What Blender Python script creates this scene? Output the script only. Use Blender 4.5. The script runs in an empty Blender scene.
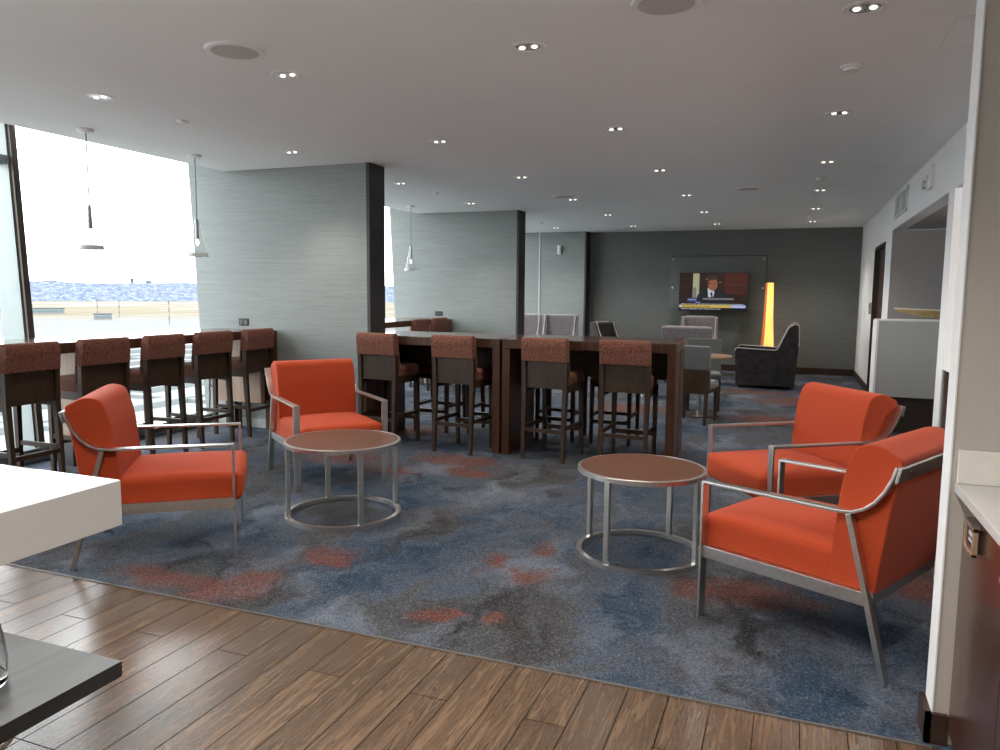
import bpy, bmesh, math, random
from mathutils import Vector, Matrix
R = math.radians
random.seed(7)
scene = bpy.context.scene
col = scene.collection

# ------------------------------------------------------------------ constants (metres)
CEIL = 2.79            # ceiling height
WALL_R = 1.13          # white wall, room side
BACK = 15.62           # far wall
EDGE_Y = 2.735         # carpet / plank joint
P1, P2, P3 = (6.68, 6.96), (11.15, 11.43), (15.32, 15.62)   # fabric partitions (front, back)
PEND = -4.05           # free end of the partitions
BAR = 1.08             # bar height

# ------------------------------------------------------------------ materials
def new_mat(name):
    m = bpy.data.materials.new(name); m.use_nodes = True
    nt = m.node_tree; b = nt.nodes['Principled BSDF']
    return m, nt, b
def N(nt, t, **kw):
    n = nt.nodes.new(t)
    for k, v in kw.items():
        if k in n.inputs.keys() if hasattr(n.inputs, 'keys') else False: n.inputs[k].default_value = v
        else: setattr(n, k, v)
    return n
def L(nt, a, b): nt.links.new(a, b)
def ramp(nt, fac, stops):
    r = nt.nodes.new('ShaderNodeValToRGB'); e = r.color_ramp.elements
    while len(e) < len(stops): e.new(.5)
    for i, (p, c) in enumerate(stops):
        e[i].position = p; e[i].color = (*c, 1) if len(c) == 3 else c
    L(nt, fac, r.inputs['Fac']); return r
def coords(nt, scale=(1, 1, 1), rot=(0, 0, 0), loc=(0, 0, 0), out='Object'):
    tc = nt.nodes.new('ShaderNodeTexCoord'); mp = nt.nodes.new('ShaderNodeMapping')
    mp.inputs['Scale'].default_value = scale; mp.inputs['Rotation'].default_value = rot; mp.inputs['Location'].default_value = loc
    L(nt, tc.outputs[out], mp.inputs['Vector']); return mp.outputs['Vector']
def noise(nt, vec, scale, detail=4, rough=.55, dist=0):
    n = nt.nodes.new('ShaderNodeTexNoise')
    n.inputs['Scale'].default_value = scale; n.inputs['Detail'].default_value = detail
    n.inputs['Roughness'].default_value = rough; n.inputs['Distortion'].default_value = dist
    L(nt, vec, n.inputs['Vector']); return n.outputs['Fac']
def bump(nt, b, h, strength=.2, dist=.01):
    n = nt.nodes.new('ShaderNodeBump'); n.inputs['Strength'].default_value = strength; n.inputs['Distance'].default_value = dist
    L(nt, h, n.inputs['Height']); L(nt, n.outputs['Normal'], b.inputs['Normal'])
def mix(nt, fac, a, b, mode='MIX'):
    m = nt.nodes.new('ShaderNodeMix'); m.data_type = 'RGBA'; m.blend_type = mode
    for sock, v in ((m.inputs[0], fac), (m.inputs[6], a), (m.inputs[7], b)):
        if hasattr(v, 'links'): L(nt, v, sock)
        elif isinstance(v, (int, float)): sock.default_value = v
        else: sock.default_value = (*v, 1)
    return m.outputs[2]
def mth(nt, op, a, b=None, c=None):
    m = nt.nodes.new('ShaderNodeMath'); m.operation = op
    for i, v in enumerate((a, b, c)):
        if v is None: continue
        if hasattr(v, 'links'): L(nt, v, m.inputs[i])
        else: m.inputs[i].default_value = v
    return m.outputs[0]
def plain(name, c, rough=.5, metal=0, spec=.5, var=.06, scale=8, emit=None, es=1, coat=0, sheen=0):
    m, nt, b = new_mat(name)
    n = noise(nt, coords(nt), scale)
    lo = tuple(x*(1-var) for x in c); hi = tuple(min(1, x*(1+var)) for x in c)
    L(nt, ramp(nt, n, [(.3, lo), (.7, hi)]).outputs[0], b.inputs['Base Color'])
    b.inputs['Roughness'].default_value = rough; b.inputs['Metallic'].default_value = metal
    b.inputs['Specular IOR Level'].default_value = spec
    b.inputs['Coat Weight'].default_value = coat; b.inputs['Sheen Weight'].default_value = sheen
    if emit: b.inputs['Emission Color'].default_value = (*emit, 1); b.inputs['Emission Strength'].default_value = es
    return m
M = {}
M['ceiling'] = plain('ceiling_paint', (.82, .835, .825), .9, var=.01, scale=3)
M['white_wall'] = plain('white_wall_paint', (.72, .72, .72), .75, var=.015)
M['stub_wall'] = plain('beige_wall_paint', (.37, .335, .30), .75, var=.015)
M['stub_edge'] = plain('window_lit_wall_edge', (.66, .66, .66), .6, var=.01)  # wall end made brighter, window light painted into the colour
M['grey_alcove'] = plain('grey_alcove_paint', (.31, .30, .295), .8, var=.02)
M['charcoal'] = plain('charcoal_panel', (.022, .022, .024), .6, var=.2)
M['black'] = plain('black_plastic', (.012, .012, .013), .4, var=.2)
M['white_metal'] = plain('white_enamel', (.78, .78, .77), .4, var=.02)
M['white_plastic'] = plain('white_plastic', (.72, .72, .70), .5, var=.02)
M['steel'] = plain('brushed_steel', (.64, .63, .61), .31, 1, var=.08, scale=60)
M['chrome'] = plain('chrome', (.75, .75, .74), .12, 1, var=.03)
M['mullion_light'] = plain('pale_aluminium', (.20, .23, .225), .45, .3, var=.04)
M['mullion_dark'] = plain('bronze_aluminium', (.07, .055, .045), .45, .4, var=.1)
M['mullion_side'] = plain('grey_bronze_aluminium', (.16, .13, .11), .45, .4, var=.1)
M['counter_white'] = plain('white_quartz', (.45, .44, .43), .12, spec=.22, var=.02, scale=4)
M['backsplash'] = plain('beige_quartz', (.60, .57, .52), .25, var=.03, scale=30)
M['black_stone'] = plain('black_stone', (.05, .05, .052), .3, var=.3, scale=40)
M['greyupholstery'] = plain('grey_upholstery', (.085, .092, .093), .9, var=.12, scale=60, sheen=.2)
M['bronze'] = plain('gilded_bronze', (.45, .33, .16), .4, .6, var=.2, scale=20)
M['speaker'] = plain('grey_speaker_grille', (.50, .49, .47), .8, var=.1, scale=200)
M['bulb'] = plain('lit_bulb', (.9, .9, .85), .4, emit=(1, .93, .82), es=1.0)
M['reflector'] = plain('lamp_reflector', (.72, .70, .66), .25, .7)
M['kick'] = plain('dark_kick', (.03, .02, .016), .5, var=.2)
M['line'] = plain('grey_reveal', (.30, .29, .28), .8)
M['screen_glass'] = None

def fabric(name, c, bumpy=.15, var=.16, wr=.0, rough=.85, sheen=.25, scale=420):
    m, nt, b = new_mat(name); v = coords(nt)
    n = noise(nt, v, scale, 2); n2 = noise(nt, v, 6, 3)
    c1 = ramp(nt, n, [(.3, tuple(x*(1-var) for x in c)), (.7, tuple(min(1, x*(1+var)) for x in c))]).outputs[0]
    c2 = mix(nt, mth(nt, 'MULTIPLY', n2, .22), c1, tuple(x*.7 for x in c))
    L(nt, c2, b.inputs['Base Color']); b.inputs['Roughness'].default_value = rough
    b.inputs['Sheen Weight'].default_value = sheen; b.inputs['Specular IOR Level'].default_value = .25
    h = mth(nt, 'ADD', mth(nt, 'MULTIPLY', n, .15), mth(nt, 'MULTIPLY', noise(nt, coords(nt, (9, 2, 1.2)), 1.0, 2), wr))
    bump(nt, b, h, bumpy, .02); return m
M['orange'] = fabric('orange_upholstery', (.355, .043, .010), .25, .06, .55, sheen=.04)
M['rust'] = fabric('rust_tweed', (.135, .052, .034), .25, .62, 0, scale=85, rough=.95, sheen=.05)
M['mauve'] = fabric('mauve_velvet', (.15, .13, .14), .15, .18, 0, sheen=.5, scale=25)
M['darkvelvet'] = fabric('black_brown_velvet', (.013, .011, .012), .1, .6, 0, sheen=.22, scale=11)
M['piping'] = plain('grey_piping', (.34, .32, .32), .6)

def wood(name, dark, light, rough=.35, axis='Z', coat=0, sc=1.0, spec=.5):
    m, nt, b = new_mat(name)
    s = {'Z': (14, 14, 1.1), 'X': (1.1, 14, 14), 'Y': (14, 1.1, 14)}[axis]
    v = coords(nt, tuple(x*sc for x in s))
    n = noise(nt, v, 2.2, 8, .62, .5); n2 = noise(nt, v, 9, 4)
    f = mth(nt, 'ADD', mth(nt, 'MULTIPLY', n, .75), mth(nt, 'MULTIPLY', n2, .25))
    L(nt, ramp(nt, f, [(.34, dark), (.66, light)]).outputs[0], b.inputs['Base Color'])
    b.inputs['Roughness'].default_value = rough; b.inputs['Coat Weight'].default_value = coat; b.inputs['Coat Roughness'].default_value = .15
    b.inputs['Specular IOR Level'].default_value = spec
    bump(nt, b, f, .05, .005); return m
M['dark_top'] = wood('charcoal_wood_top_lit', (.032, .033, .033), (.060, .061, .061), .33, 'Y', spec=.35)
M['stoolwood'] = wood('espresso_stool_wood', (.020, .0105, .006), (.048, .028, .016), .5, spec=.22)
M['tablewood'] = wood('walnut_table_wood', (.034, .013, .008), (.088, .036, .020), .38, spec=.25)
M['tabletop'] = wood('walnut_table_top', (.04, .018, .012), (.085, .042, .028), .16, 'X', spec=.8)
M['countertop'] = wood('walnut_counter_top', (.05, .030, .022), (.10, .062, .045), .16, 'Y', spec=.8)
M['inset'] = wood('brown_table_inset', (.085, .034, .018), (.125, .052, .029), .32, 'X', .0, spec=.4)
M['supportwood'] = wood('oak_support', (.17, .105, .065), (.25, .16, .10), .5)
M['cabinet'] = wood('mahogany_cabinet', (.030, .012, .008), (.062, .026, .017), .25, 'Z', .3)
M['base'] = wood('dark_baseboard', (.020, .010, .007), (.04, .022, .015), .4, 'X')
M['doorwood'] = wood('brown_door', (.035, .018, .011), (.06, .034, .02), .4)

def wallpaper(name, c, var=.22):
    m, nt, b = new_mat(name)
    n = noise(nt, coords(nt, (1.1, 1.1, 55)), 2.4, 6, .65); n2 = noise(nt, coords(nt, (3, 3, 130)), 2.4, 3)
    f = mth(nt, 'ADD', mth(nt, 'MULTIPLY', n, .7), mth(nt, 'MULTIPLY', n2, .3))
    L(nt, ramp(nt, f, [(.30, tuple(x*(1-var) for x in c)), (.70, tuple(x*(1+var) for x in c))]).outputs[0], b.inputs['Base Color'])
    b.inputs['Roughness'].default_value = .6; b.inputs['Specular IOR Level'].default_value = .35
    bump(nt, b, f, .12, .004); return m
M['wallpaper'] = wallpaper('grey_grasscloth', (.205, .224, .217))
M['wallpaper_shaded'] = wallpaper('shaded_grey_grasscloth', (.128, .136, .131), .25)  # partition grasscloth in a darker copy; the far wall's shade is painted in

def carpet_mat():
    m, nt, b = new_mat('mottled_carpet')
    base = coords(nt)
    warp = nt.nodes.new('ShaderNodeTexNoise'); warp.inputs['Scale'].default_value = 3.2; warp.inputs['Detail'].default_value = 5
    L(nt, base, warp.inputs['Vector'])
    off = nt.nodes.new('ShaderNodeVectorMath'); off.operation = 'MULTIPLY_ADD'
    L(nt, warp.outputs['Color'], off.inputs[0]); off.inputs[1].default_value = (.55, .55, 0); 
    sub = nt.nodes.new('ShaderNodeVectorMath'); sub.operation = 'SUBTRACT'; L(nt, base, sub.inputs[0]); sub.inputs[1].default_value = (.275, .275, 0)
    L(nt, sub.outputs[0], off.inputs[2]); v = off.outputs[0]
    st = nt.nodes.new('ShaderNodeMapping'); st.inputs['Scale'].default_value = (1.25, .62, 1); st.inputs['Rotation'].default_value = (0, 0, R(18)); L(nt, v, st.inputs['Vector'])
    n1 = noise(nt, st.outputs[0], 1.25, 5, .6); n2 = noise(nt, st.outputs[0], 1.9, 4, .6)
    mp2 = nt.nodes.new('ShaderNodeMapping'); mp2.inputs['Location'].default_value = (7, 3, 0); L(nt, st.outputs[0], mp2.inputs['Vector'])
    n3 = noise(nt, mp2.outputs[0], 1.5, 5, .6)
    c1 = ramp(nt, n1, [(.30, (.014, .025, .044)), (.40, (.032, .056, .092)), (.49, (.072, .087, .115)), (.57, (.076, .077, .082)), (.68, (.038, .036, .036))]).outputs[0]
    c2 = mix(nt, ramp(nt, n2, [(.50, (0, 0, 0)), (.66, (1, 1, 1))]).outputs[0], c1, (.145, .167, .208))
    c3 = mix(nt, ramp(nt, n3, [(.56, (0, 0, 0)), (.68, (1, 1, 1))]).outputs[0], c2, (.034, .032, .034))
    # rust coloured clouds of the woven pattern: x, y, rx, ry
    blobs = [(-3.05, 2.90, .36, .12), (-2.66, 2.88, .22, .15), (-2.55, 3.08, .14, .14), (-2.40, 3.50, .17, .15), (-1.51, 3.02, .085, .07), (-1.22, 3.05, .085, .055),
             (-1.26, 3.66, .10, .13), (-1.30, 4.02, .10, .08), (-1.50, 3.76, .10, .11), (-2.72, 6.02, .42, .22), (-2.5, 5.72, .22, .13), (-3.72, 5.75, .38, .28), (-3.1, 5.5, .3, .13),
             (-.16, 3.88, .30, .16), (.70, 4.25, .30, .2), (.2, 11.4, .7, .5), (-.2, 9.6, .5, .35), (-3.75, 7.2, .3, .3), (.5, 7.4, .4, .5), (-1.9, 9.8, .5, .4), (-4.6, 4.4, .3, .2), (-.5, 12.3, .5, .3)]
    acc = None
    for (x, y, rx, ry) in blobs:
        s = nt.nodes.new('ShaderNodeVectorMath'); s.operation = 'SUBTRACT'; L(nt, v, s.inputs[0]); s.inputs[1].default_value = (x, y, 0)
        q = nt.nodes.new('ShaderNodeVectorMath'); q.operation = 'MULTIPLY'; L(nt, s.outputs[0], q.inputs[0]); q.inputs[1].default_value = (1/rx, 1/ry, 0)
        l = nt.nodes.new('ShaderNodeVectorMath'); l.operation = 'LENGTH'; L(nt, q.outputs[0], l.inputs[0])
        f = mth(nt, 'SUBTRACT', 1.45, l.outputs['Value'])
        acc = f if acc is None else mth(nt, 'MAXIMUM', acc, f)
    fine = noise(nt, base, 34, 3)
    acc = mth(nt, 'ADD', acc, mth(nt, 'MULTIPLY', mth(nt, 'SUBTRACT', fine, .5), 1.3))
    rf = ramp(nt, acc, [(.15, (0, 0, 0)), (.95, (.85, .85, .85))]).outputs[0]
    c4 = mix(nt, rf, c3, (.150, .054, .039))
    fl = noise(nt, base, 130, 2); fl2 = noise(nt, base, 55, 2)
    k = ramp(nt, mth(nt, 'ADD', mth(nt, 'MULTIPLY', fl, .6), mth(nt, 'MULTIPLY', fl2, .4)), [(.33, (.42, .42, .42)), (.5, (1, 1, 1)), (.66, (1.0, 1.0, 1.0))])
    hi = ramp(nt, fl, [(.55, (0, 0, 0)), (.72, (.10, .105, .11))]).outputs[0]
    c5 = mix(nt, 1.0, mix(nt, 1.0, c4, k.outputs[0], 'MULTIPLY'), hi, 'ADD')
    c5 = mix(nt, 1.0, c5, (.72, .73, .75), 'MULTIPLY')
    L(nt, c5, b.inputs['Base Color']); b.inputs['Roughness'].default_value = .95; b.inputs['Specular IOR Level'].default_value = .1
    bump(nt, b, fl, .6, .006); return m
M['carpet'] = carpet_mat()

def plank_mat():
    m, nt, b = new_mat('wood_planks')
    tc = nt.nodes.new('ShaderNodeTexCoord'); sep = nt.nodes.new('ShaderNodeSeparateXYZ'); L(nt, tc.outputs['Object'], sep.inputs[0])
    cmb = nt.nodes.new('ShaderNodeCombineXYZ'); L(nt, mth(nt, 'ADD', sep.outputs[1], 40.37), cmb.inputs[0]); L(nt, mth(nt, 'ADD', sep.outputs[0], 40.04), cmb.inputs[1])
    br = nt.nodes.new('ShaderNodeTexBrick'); L(nt, cmb.outputs[0], br.inputs['Vector'])
    br.offset = .37; br.offset_frequency = 3; br.squash = 1
    br.inputs['Scale'].default_value = 1; br.inputs['Mortar Size'].default_value = .0023; br.inputs['Mortar Smooth'].default_value = .1
    br.inputs['Brick Width'].default_value = 1.2; br.inputs['Row Height'].default_value = .152
    br.inputs['Color1'].default_value = (0, 0, 0, 1); br.inputs['Color2'].default_value = (1, 1, 1, 1); br.inputs['Mortar'].default_value = (.5, .5, .5, 1)
    bw = nt.nodes.new('ShaderNodeRGBToBW'); L(nt, br.outputs['Color'], bw.inputs[0])
    # grain: shift every plank
    sh = nt.nodes.new('ShaderNodeCombineXYZ'); L(nt, mth(nt, 'MULTIPLY', bw.outputs[0], 37.), sh.inputs[0]); L(nt, mth(nt, 'MULTIPLY', bw.outputs[0], 11.), sh.inputs[1])
    ad = nt.nodes.new('ShaderNodeVectorMath'); L(nt, cmb.outputs[0], ad.inputs[0]); L(nt, sh.outputs[0], ad.inputs[1])
    mp = nt.nodes.new('ShaderNodeMapping'); mp.inputs['Scale'].default_value = (1.3, 19, 1); L(nt, ad.outputs[0], mp.inputs['Vector'])
    g = noise(nt, mp.outputs[0], 1.5, 7, .6, 1.2)
    wv = nt.nodes.new('ShaderNodeMath'); wv.operation = 'PINGPONG'; L(nt, mth(nt, 'MULTIPLY', g, 6.0), wv.inputs[0]); wv.inputs[1].default_value = .5
    g2 = noise(nt, mp.outputs[0], 11, 4)
    f = mth(nt, 'ADD', mth(nt, 'MULTIPLY', g, .55), mth(nt, 'ADD', mth(nt, 'MULTIPLY', wv.outputs[0], .30), mth(nt, 'MULTIPLY', g2, .25)))
    c = ramp(nt, f, [(.35, (.046, .026, .014)), (.50, (.090, .054, .031)), (.66, (.150, .095, .057))]).outputs[0]
    tone = mth(nt, 'ADD', .82, mth(nt, 'MULTIPLY', bw.outputs[0], .36))
    tn = nt.nodes.new('ShaderNodeCombineColor'); [L(nt, tone, tn.inputs[i]) for i in range(3)]
    c = mix(nt, 1.0, c, tn.outputs[0], 'MULTIPLY')
    c = mix(nt, br.outputs['Fac'], c, (.012, .008, .006))
    L(nt, c, b.inputs['Base Color'])
    L(nt, mth(nt, 'ADD', .27, mth(nt, 'MULTIPLY', br.outputs['Fac'], .5)), b.inputs['Roughness']); L(nt, mth(nt, 'MULTIPLY_ADD', br.outputs['Fac'], -1.0, 1.0), b.inputs['Specular IOR Level'])
    bump(nt, b, mth(nt, 'ADD', mth(nt, 'MULTIPLY', br.outputs['Fac'], -1.), mth(nt, 'MULTIPLY', g, .02)), .12, .003)
    return m
M['planks'] = plank_mat()

def pane_mat():
    m = bpy.data.materials.new('window_glass'); m.use_nodes = True; nt = m.node_tree; nt.nodes.clear()
    o = nt.nodes.new('ShaderNodeOutputMaterial'); t = nt.nodes.new('ShaderNodeBsdfTransparent'); g = nt.nodes.new('ShaderNodeBsdfGlossy')
    t.inputs[0].default_value = (.95, .97, .965, 1); g.inputs['Roughness'].default_value = .02
    ge = nt.nodes.new('ShaderNodeNewGeometry'); dt = nt.nodes.new('ShaderNodeVectorMath'); dt.operation = 'DOT_PRODUCT'
    L(nt, ge.outputs['Normal'], dt.inputs[0]); L(nt, ge.outputs['Incoming'], dt.inputs[1])
    fr = mth(nt, 'ADD', .03, mth(nt, 'MULTIPLY', .8, mth(nt, 'POWER', mth(nt, 'SUBTRACT', 1., mth(nt, 'ABSOLUTE', dt.outputs['Value'])), 5.)))
    mx = nt.nodes.new('ShaderNodeMixShader'); L(nt, fr, mx.inputs[0]); L(nt, t.outputs[0], mx.inputs[1]); L(nt, g.outputs[0], mx.inputs[2])
    L(nt, mx.outputs[0], o.inputs[0]); return m
M['pane'] = pane_mat()
def thin_glass(name, tint, k=1.0):
    m = pane_mat(); m.name = name
    for n in m.node_tree.nodes:
        if n.type == 'BSDF_TRANSPARENT': n.inputs[0].default_value = (*tint, 1)
    return m
M['lampglass'] = thin_glass('clear_lamp_glass', (.93, .95, .95))
M['tvglass'] = thin_glass('smoked_wall_glass', (.95, .97, .965))
m, nt, b = new_mat('carafe_glass'); b.inputs['Transmission Weight'].default_value = 1; b.inputs['Roughness'].default_value = .02; b.inputs['IOR'].default_value = 1.45
b.inputs['Base Color'].default_value = (.93, .95, .95, 1); M['glass'] = m

def lamp_mat():
    m, nt, b = new_mat('amber_lamp_shade')
    n = noise(nt, coords(nt, (8, 8, .8)), 2, 3)
    c = ramp(nt, n, [(.3, (1, .46, .085)), (.7, (1, .60, .17))]).outputs[0]
    L(nt, c, b.inputs['Base Color']); L(nt, c, b.inputs['Emission Color']); b.inputs['Emission Strength'].default_value = .55
    return m
M['amber'] = lamp_mat()
M['amber_side'] = plain('deep_orange_shade', (.5, .14, .04), .5, emit=(1, .22, .06), es=.14)
def emis(name, c, s=.30):
    m = plain(name, tuple(x*.3 for x in c), .3, emit=c, es=s); return m

# ------------------------------------------------------------------ mesh builder
class MB:
    def __init__(s): s.v = []; s.f = []; s.m = []
    def add(s, vs, fs, mi=0, mat=None):
        k = len(s.v)
        for p in vs:
            p = Vector(p)
            if mat is not None: p = mat @ p
            s.v.append(tuple(p))
        for f in fs: s.f.append([i+k for i in f]); s.m.append(mi)
    def box(s, x0, x1, y0, y1, z0, z1, mi=0, mat=None):
        vs = [(x, y, z) for z in (z0, z1) for y in (y0, y1) for x in (x0, x1)]
        fs = [(0, 2, 3, 1), (4, 5, 7, 6), (0, 1, 5, 4), (2, 6, 7, 3), (0, 4, 6, 2), (1, 3, 7, 5)]
        s.add(vs, fs, mi, mat); return s
    def taper(s, c0, h0, c1, h1, mi=0):
        """square bar from centre c0 (half sizes h0) to c1 (h1)"""
        vs = []
        for c, h in ((c0, h0), (c1, h1)):
            for dx, dy in ((-1, -1), (1, -1), (1, 1), (-1, 1)): vs.append((c[0]+dx*h[0], c[1]+dy*h[1], c[2]))
        fs = [(3, 2, 1, 0), (4, 5, 6, 7)] + [(i, (i+1) % 4, 4+(i+1) % 4, 4+i) for i in range(4)]
        s.add(vs, fs, mi); return s
    def prism(s, prof, a, b, axis='X', mi=0, mat=None):
        """closed profile extruded a..b along an axis; profile coords are the other two axes in order"""
        n = len(prof)
        def p(u, v, t): return {'X': (t, u, v), 'Y': (u, t, v), 'Z': (u, v, t)}[axis]
        vs = [p(u, v, a) for u, v in prof]+[p(u, v, b) for u, v in prof]
        fs = [tuple(range(n)), tuple(range(2*n-1, n-1, -1))]+[(i, n+i, n+(i+1) % n, (i+1) % n) for i in range(n)]
        s.add(vs, fs, mi, mat); return s
    def ribbon(s, path, th, x0, x1, mi=0):
        """flat bar following path (y, z), thickness th, width x0..x1"""
        pts = [Vector(p) for p in path]; up, dn = [], []
        for i, p in enumerate(pts):
            d0 = (p-pts[i-1]).normalized() if i else (pts[1]-p).normalized()
            d1 = (pts[i+1]-p).normalized() if i < len(pts)-1 else d0
            n0 = Vector((-d0.y, d0.x)); n1 = Vector((-d1.y, d1.x)); n = (n0+n1).normalized()
            k = th/2/max(.35, n.dot(n0)); up.append(p+n*k); dn.append(p-n*k)
        n = len(pts); vs = []
        for a, b2 in zip(up, dn): vs += [(x0, a.x, a.y), (x1, a.x, a.y), (x1, b2.x, b2.y), (x0, b2.x, b2.y)]
        fs = [(3, 2, 1, 0), (4*n-4, 4*n-3, 4*n-2, 4*n-1)]
        for i in range(n-1):
            for j in range(4): fs.append((4*i+j, 4*i+(j+1) % 4, 4*i+4+(j+1) % 4, 4*i+4+j))
        s.add(vs, fs, mi); return s
    def lathe(s, prof, seg=32, c=(0, 0, 0), mi=0, closed=False):
        vs = []; fs = []; n = len(prof)
        for i in range(seg):
            a = 2*math.pi*i/seg
            for r, z in prof: vs.append((c[0]+r*math.cos(a), c[1]+r*math.sin(a), c[2]+z))
        for i in range(seg):
            j = (i+1) % seg
            for k in range(n if closed else n-1):
                q = (k+1) % n; fs.append((i*n+k, j*n+k, j*n+q, i*n+q))
        if not closed:
            if prof[0][0] > 1e-4: fs.append(tuple(i*n for i in range(seg))[::-1])
            if prof[-1][0] > 1e-4: fs.append(tuple(i*n+n-1 for i in range(seg)))
        s.add(vs, fs, mi); return s
    def tube(s, path, r, seg=8, mi=0):
        pts = [Vector(p) for p in path]; rings = []; n = len(pts)
        for i, p in enumerate(pts):
            d = (pts[min(i+1, n-1)]-pts[max(i-1, 0)]).normalized()
            a = d.orthogonal().normalized() if i == 0 else (rings[-1][1]-d*rings[-1][1].dot(d)).normalized()
            rings.append((p, a, d.cross(a)))
        vs = []
        for p, a, b2 in rings:
            for k in range(seg):
                t = 2*math.pi*k/seg; vs.append(p+a*math.cos(t)*r+b2*math.sin(t)*r)
        fs = [tuple(range(seg))[::-1], tuple(range((n-1)*seg, n*seg))]
        for i in range(n-1):
            for k in range(seg): fs.append((i*seg+k, i*seg+(k+1) % seg, (i+1)*seg+(k+1) % seg, (i+1)*seg+k))
        s.add(vs, fs, mi); return s
    def cushion(s, x0, x1, y0, y1, z0, z1, r=.04, crown=0, mi=0, mat=None, crown_y=0):
        """rounded box with a domed top"""
        h = [(x1-x0)/2, (y1-y0)/2, (z1-z0)/2]; c = [(x1+x0)/2, (y1+y0)/2, (z1+z0)/2]; r = min(r, *[q*.98 for q in h])
        def ax(q):
            e = [q-r+r*math.tan(math.pi/4*t) for t in (0, .33, .67, 1)]
            m_ = [(q-r)*t for t in (-.66, -.33, 0, .33, .66)]
            return [-a for a in e[::-1]]+m_+e
        A = [ax(q) for q in h]; idx = {}; vs = []; fs = []
        def vid(p):
            key = tuple(round(t, 6) for t in p)
            if key in idx: return idx[key]
            q = [max(-(h[i]-r), min(h[i]-r, p[i])) for i in range(3)]
            d = Vector([p[i]-q[i] for i in range(3)])
            if d.length > 1e-9: d = d.normalized()*r
            o = [q[i]+d[i] for i in range(3)]
            w = max(0, 1-(o[0]/h[0])**2)*max(0, 1-(o[1]/h[1])**2)
            if o[2] > 0: o[2] += crown*w
            wy = max(0, 1-(o[0]/h[0])**2)*max(0, 1-(o[2]/h[2])**2)
            if o[1] < 0: o[1] -= crown_y*wy
            idx[key] = len(vs); vs.append(tuple(o[i]+c[i] for i in range(3))); return idx[key]
        for d in range(3):
            u, v = [(1, 2), (2, 0), (0, 1)][d]
            for sg in (-1, 1):
                for i in range(len(A[u])-1):
                    for j in range(len(A[v])-1):
                        q = []
                        for (a, b2) in ((i, j), (i+1, j), (i+1, j+1), (i, j+1)):
                            p = [0, 0, 0]; p[d] = sg*h[d]; p[u] = A[u][a]; p[v] = A[v][b2]; q.append(vid(p))
                        fs.append(tuple(q if sg > 0 else q[::-1]))
        s.add(vs, fs, mi, mat); return s
    def build(s, name, mats, parent=None, bevel=0, seg=2, smooth=None, loc=None):
        me = bpy.data.meshes.new(name); me.from_pydata(s.v, [], s.f)
        mats = mats if isinstance(mats, (list, tuple)) else [mats]
        for q in mats: me.materials.append(M[q] if isinstance(q, str) else q)
        me.polygons.foreach_set('material_index', s.m)
        bm = bmesh.new(); bm.from_mesh(me); bmesh.ops.recalc_face_normals(bm, faces=bm.faces)
        if bevel:
            ed = [e for e in bm.edges if len(e.link_faces) == 2 and e.calc_face_angle(0) > R(35)]
            if ed: bmesh.ops.bevel(bm, geom=ed, offset=bevel, segments=seg, affect='EDGES', profile=.5, clamp_overlap=True)
        bm.to_mesh(me); bm.free()
        if smooth is None: smooth = 40
        me.shade_smooth(); me.set_sharp_from_angle(angle=R(smooth)); me.update()
        o = bpy.data.objects.new(name, me); col.objects.link(o)
        if bevel: wn = o.modifiers.new('flat_faces', 'WEIGHTED_NORMAL'); wn.keep_sharp = True; wn.weight = 100
        if parent is not None: o.parent = parent
        if loc is not None: o.location = loc
        return o

def tag(o, label=None, cat=None, group=None, kind=None):
    if label: o['label'] = label
    if cat: o['category'] = cat
    if group: o['group'] = group
    if kind: o['kind'] = kind
    return o
def thing(name, label, cat, loc=(0, 0, 0), rz=0, group=None):
    o = bpy.data.objects.new(name, None); col.objects.link(o); o.location = loc; o.rotation_euler = (0, 0, rz); o.empty_display_size = .1
    return tag(o, label, cat, group)
def structure(o, label=None): o['kind'] = 'structure'; return tag(o, label)
def dup(o, parent=None):
    c = o.copy(); col.objects.link(c)
    if parent is not None: c.parent = parent
    for ch in list(o.children): dup(ch, c)
    return c
def place(proto, used, loc, rz, label, group=None):
    o = dup(proto) if used[0] else proto
    used[0] = True
    o.location = loc; o.rotation_euler = (0, 0, rz); o['label'] = label
    if group: o['group'] = group
    return o

# ------------------------------------------------------------------ room shell
def glass_x(z): return -6.19-.052*z            # curtain wall leans out a little
b = MB(); b.box(-6.6, 3.6, -3.6, EDGE_Y, -.12, 0)
o = structure(b.build('floor', 'planks'), 'brown wood plank floor in front of the carpet')
b = MB(); b.box(-6.6, 3.6, EDGE_Y, BACK+.1, -.12, .004)
o = structure(b.build('floor', 'carpet'), 'blue grey carpet with rust coloured clouds')
b = MB(); b.box(-6.3, .5, EDGE_Y-.006, EDGE_Y+.003, 0, .0055)
structure(b.build('trim_1', plain('joint_strip', (.13, .12, .11), .4, .3)), 'thin metal strip between carpet and planks')
b = MB(); b.box(-5.83, 3.6, -3.6, BACK+.1, CEIL, CEIL+.35)
structure(b.build('ceiling', 'ceiling'))
b = MB(); b.box(-6.9, -5.83, -3.6, BACK+.1, CEIL+.34, CEIL+.44)
structure(b.build('ceiling', 'ceiling'), 'raised window pocket ceiling')
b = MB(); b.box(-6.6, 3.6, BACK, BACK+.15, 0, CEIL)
structure(b.build('wall_back', 'wallpaper_shaded'), 'grey textured far wall with its shade painted darker')
b = MB(); b.box(-4.0, WALL_R, BACK-.02, BACK, .0, .13)
structure(b.build('baseboard_back', 'base'))
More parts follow.
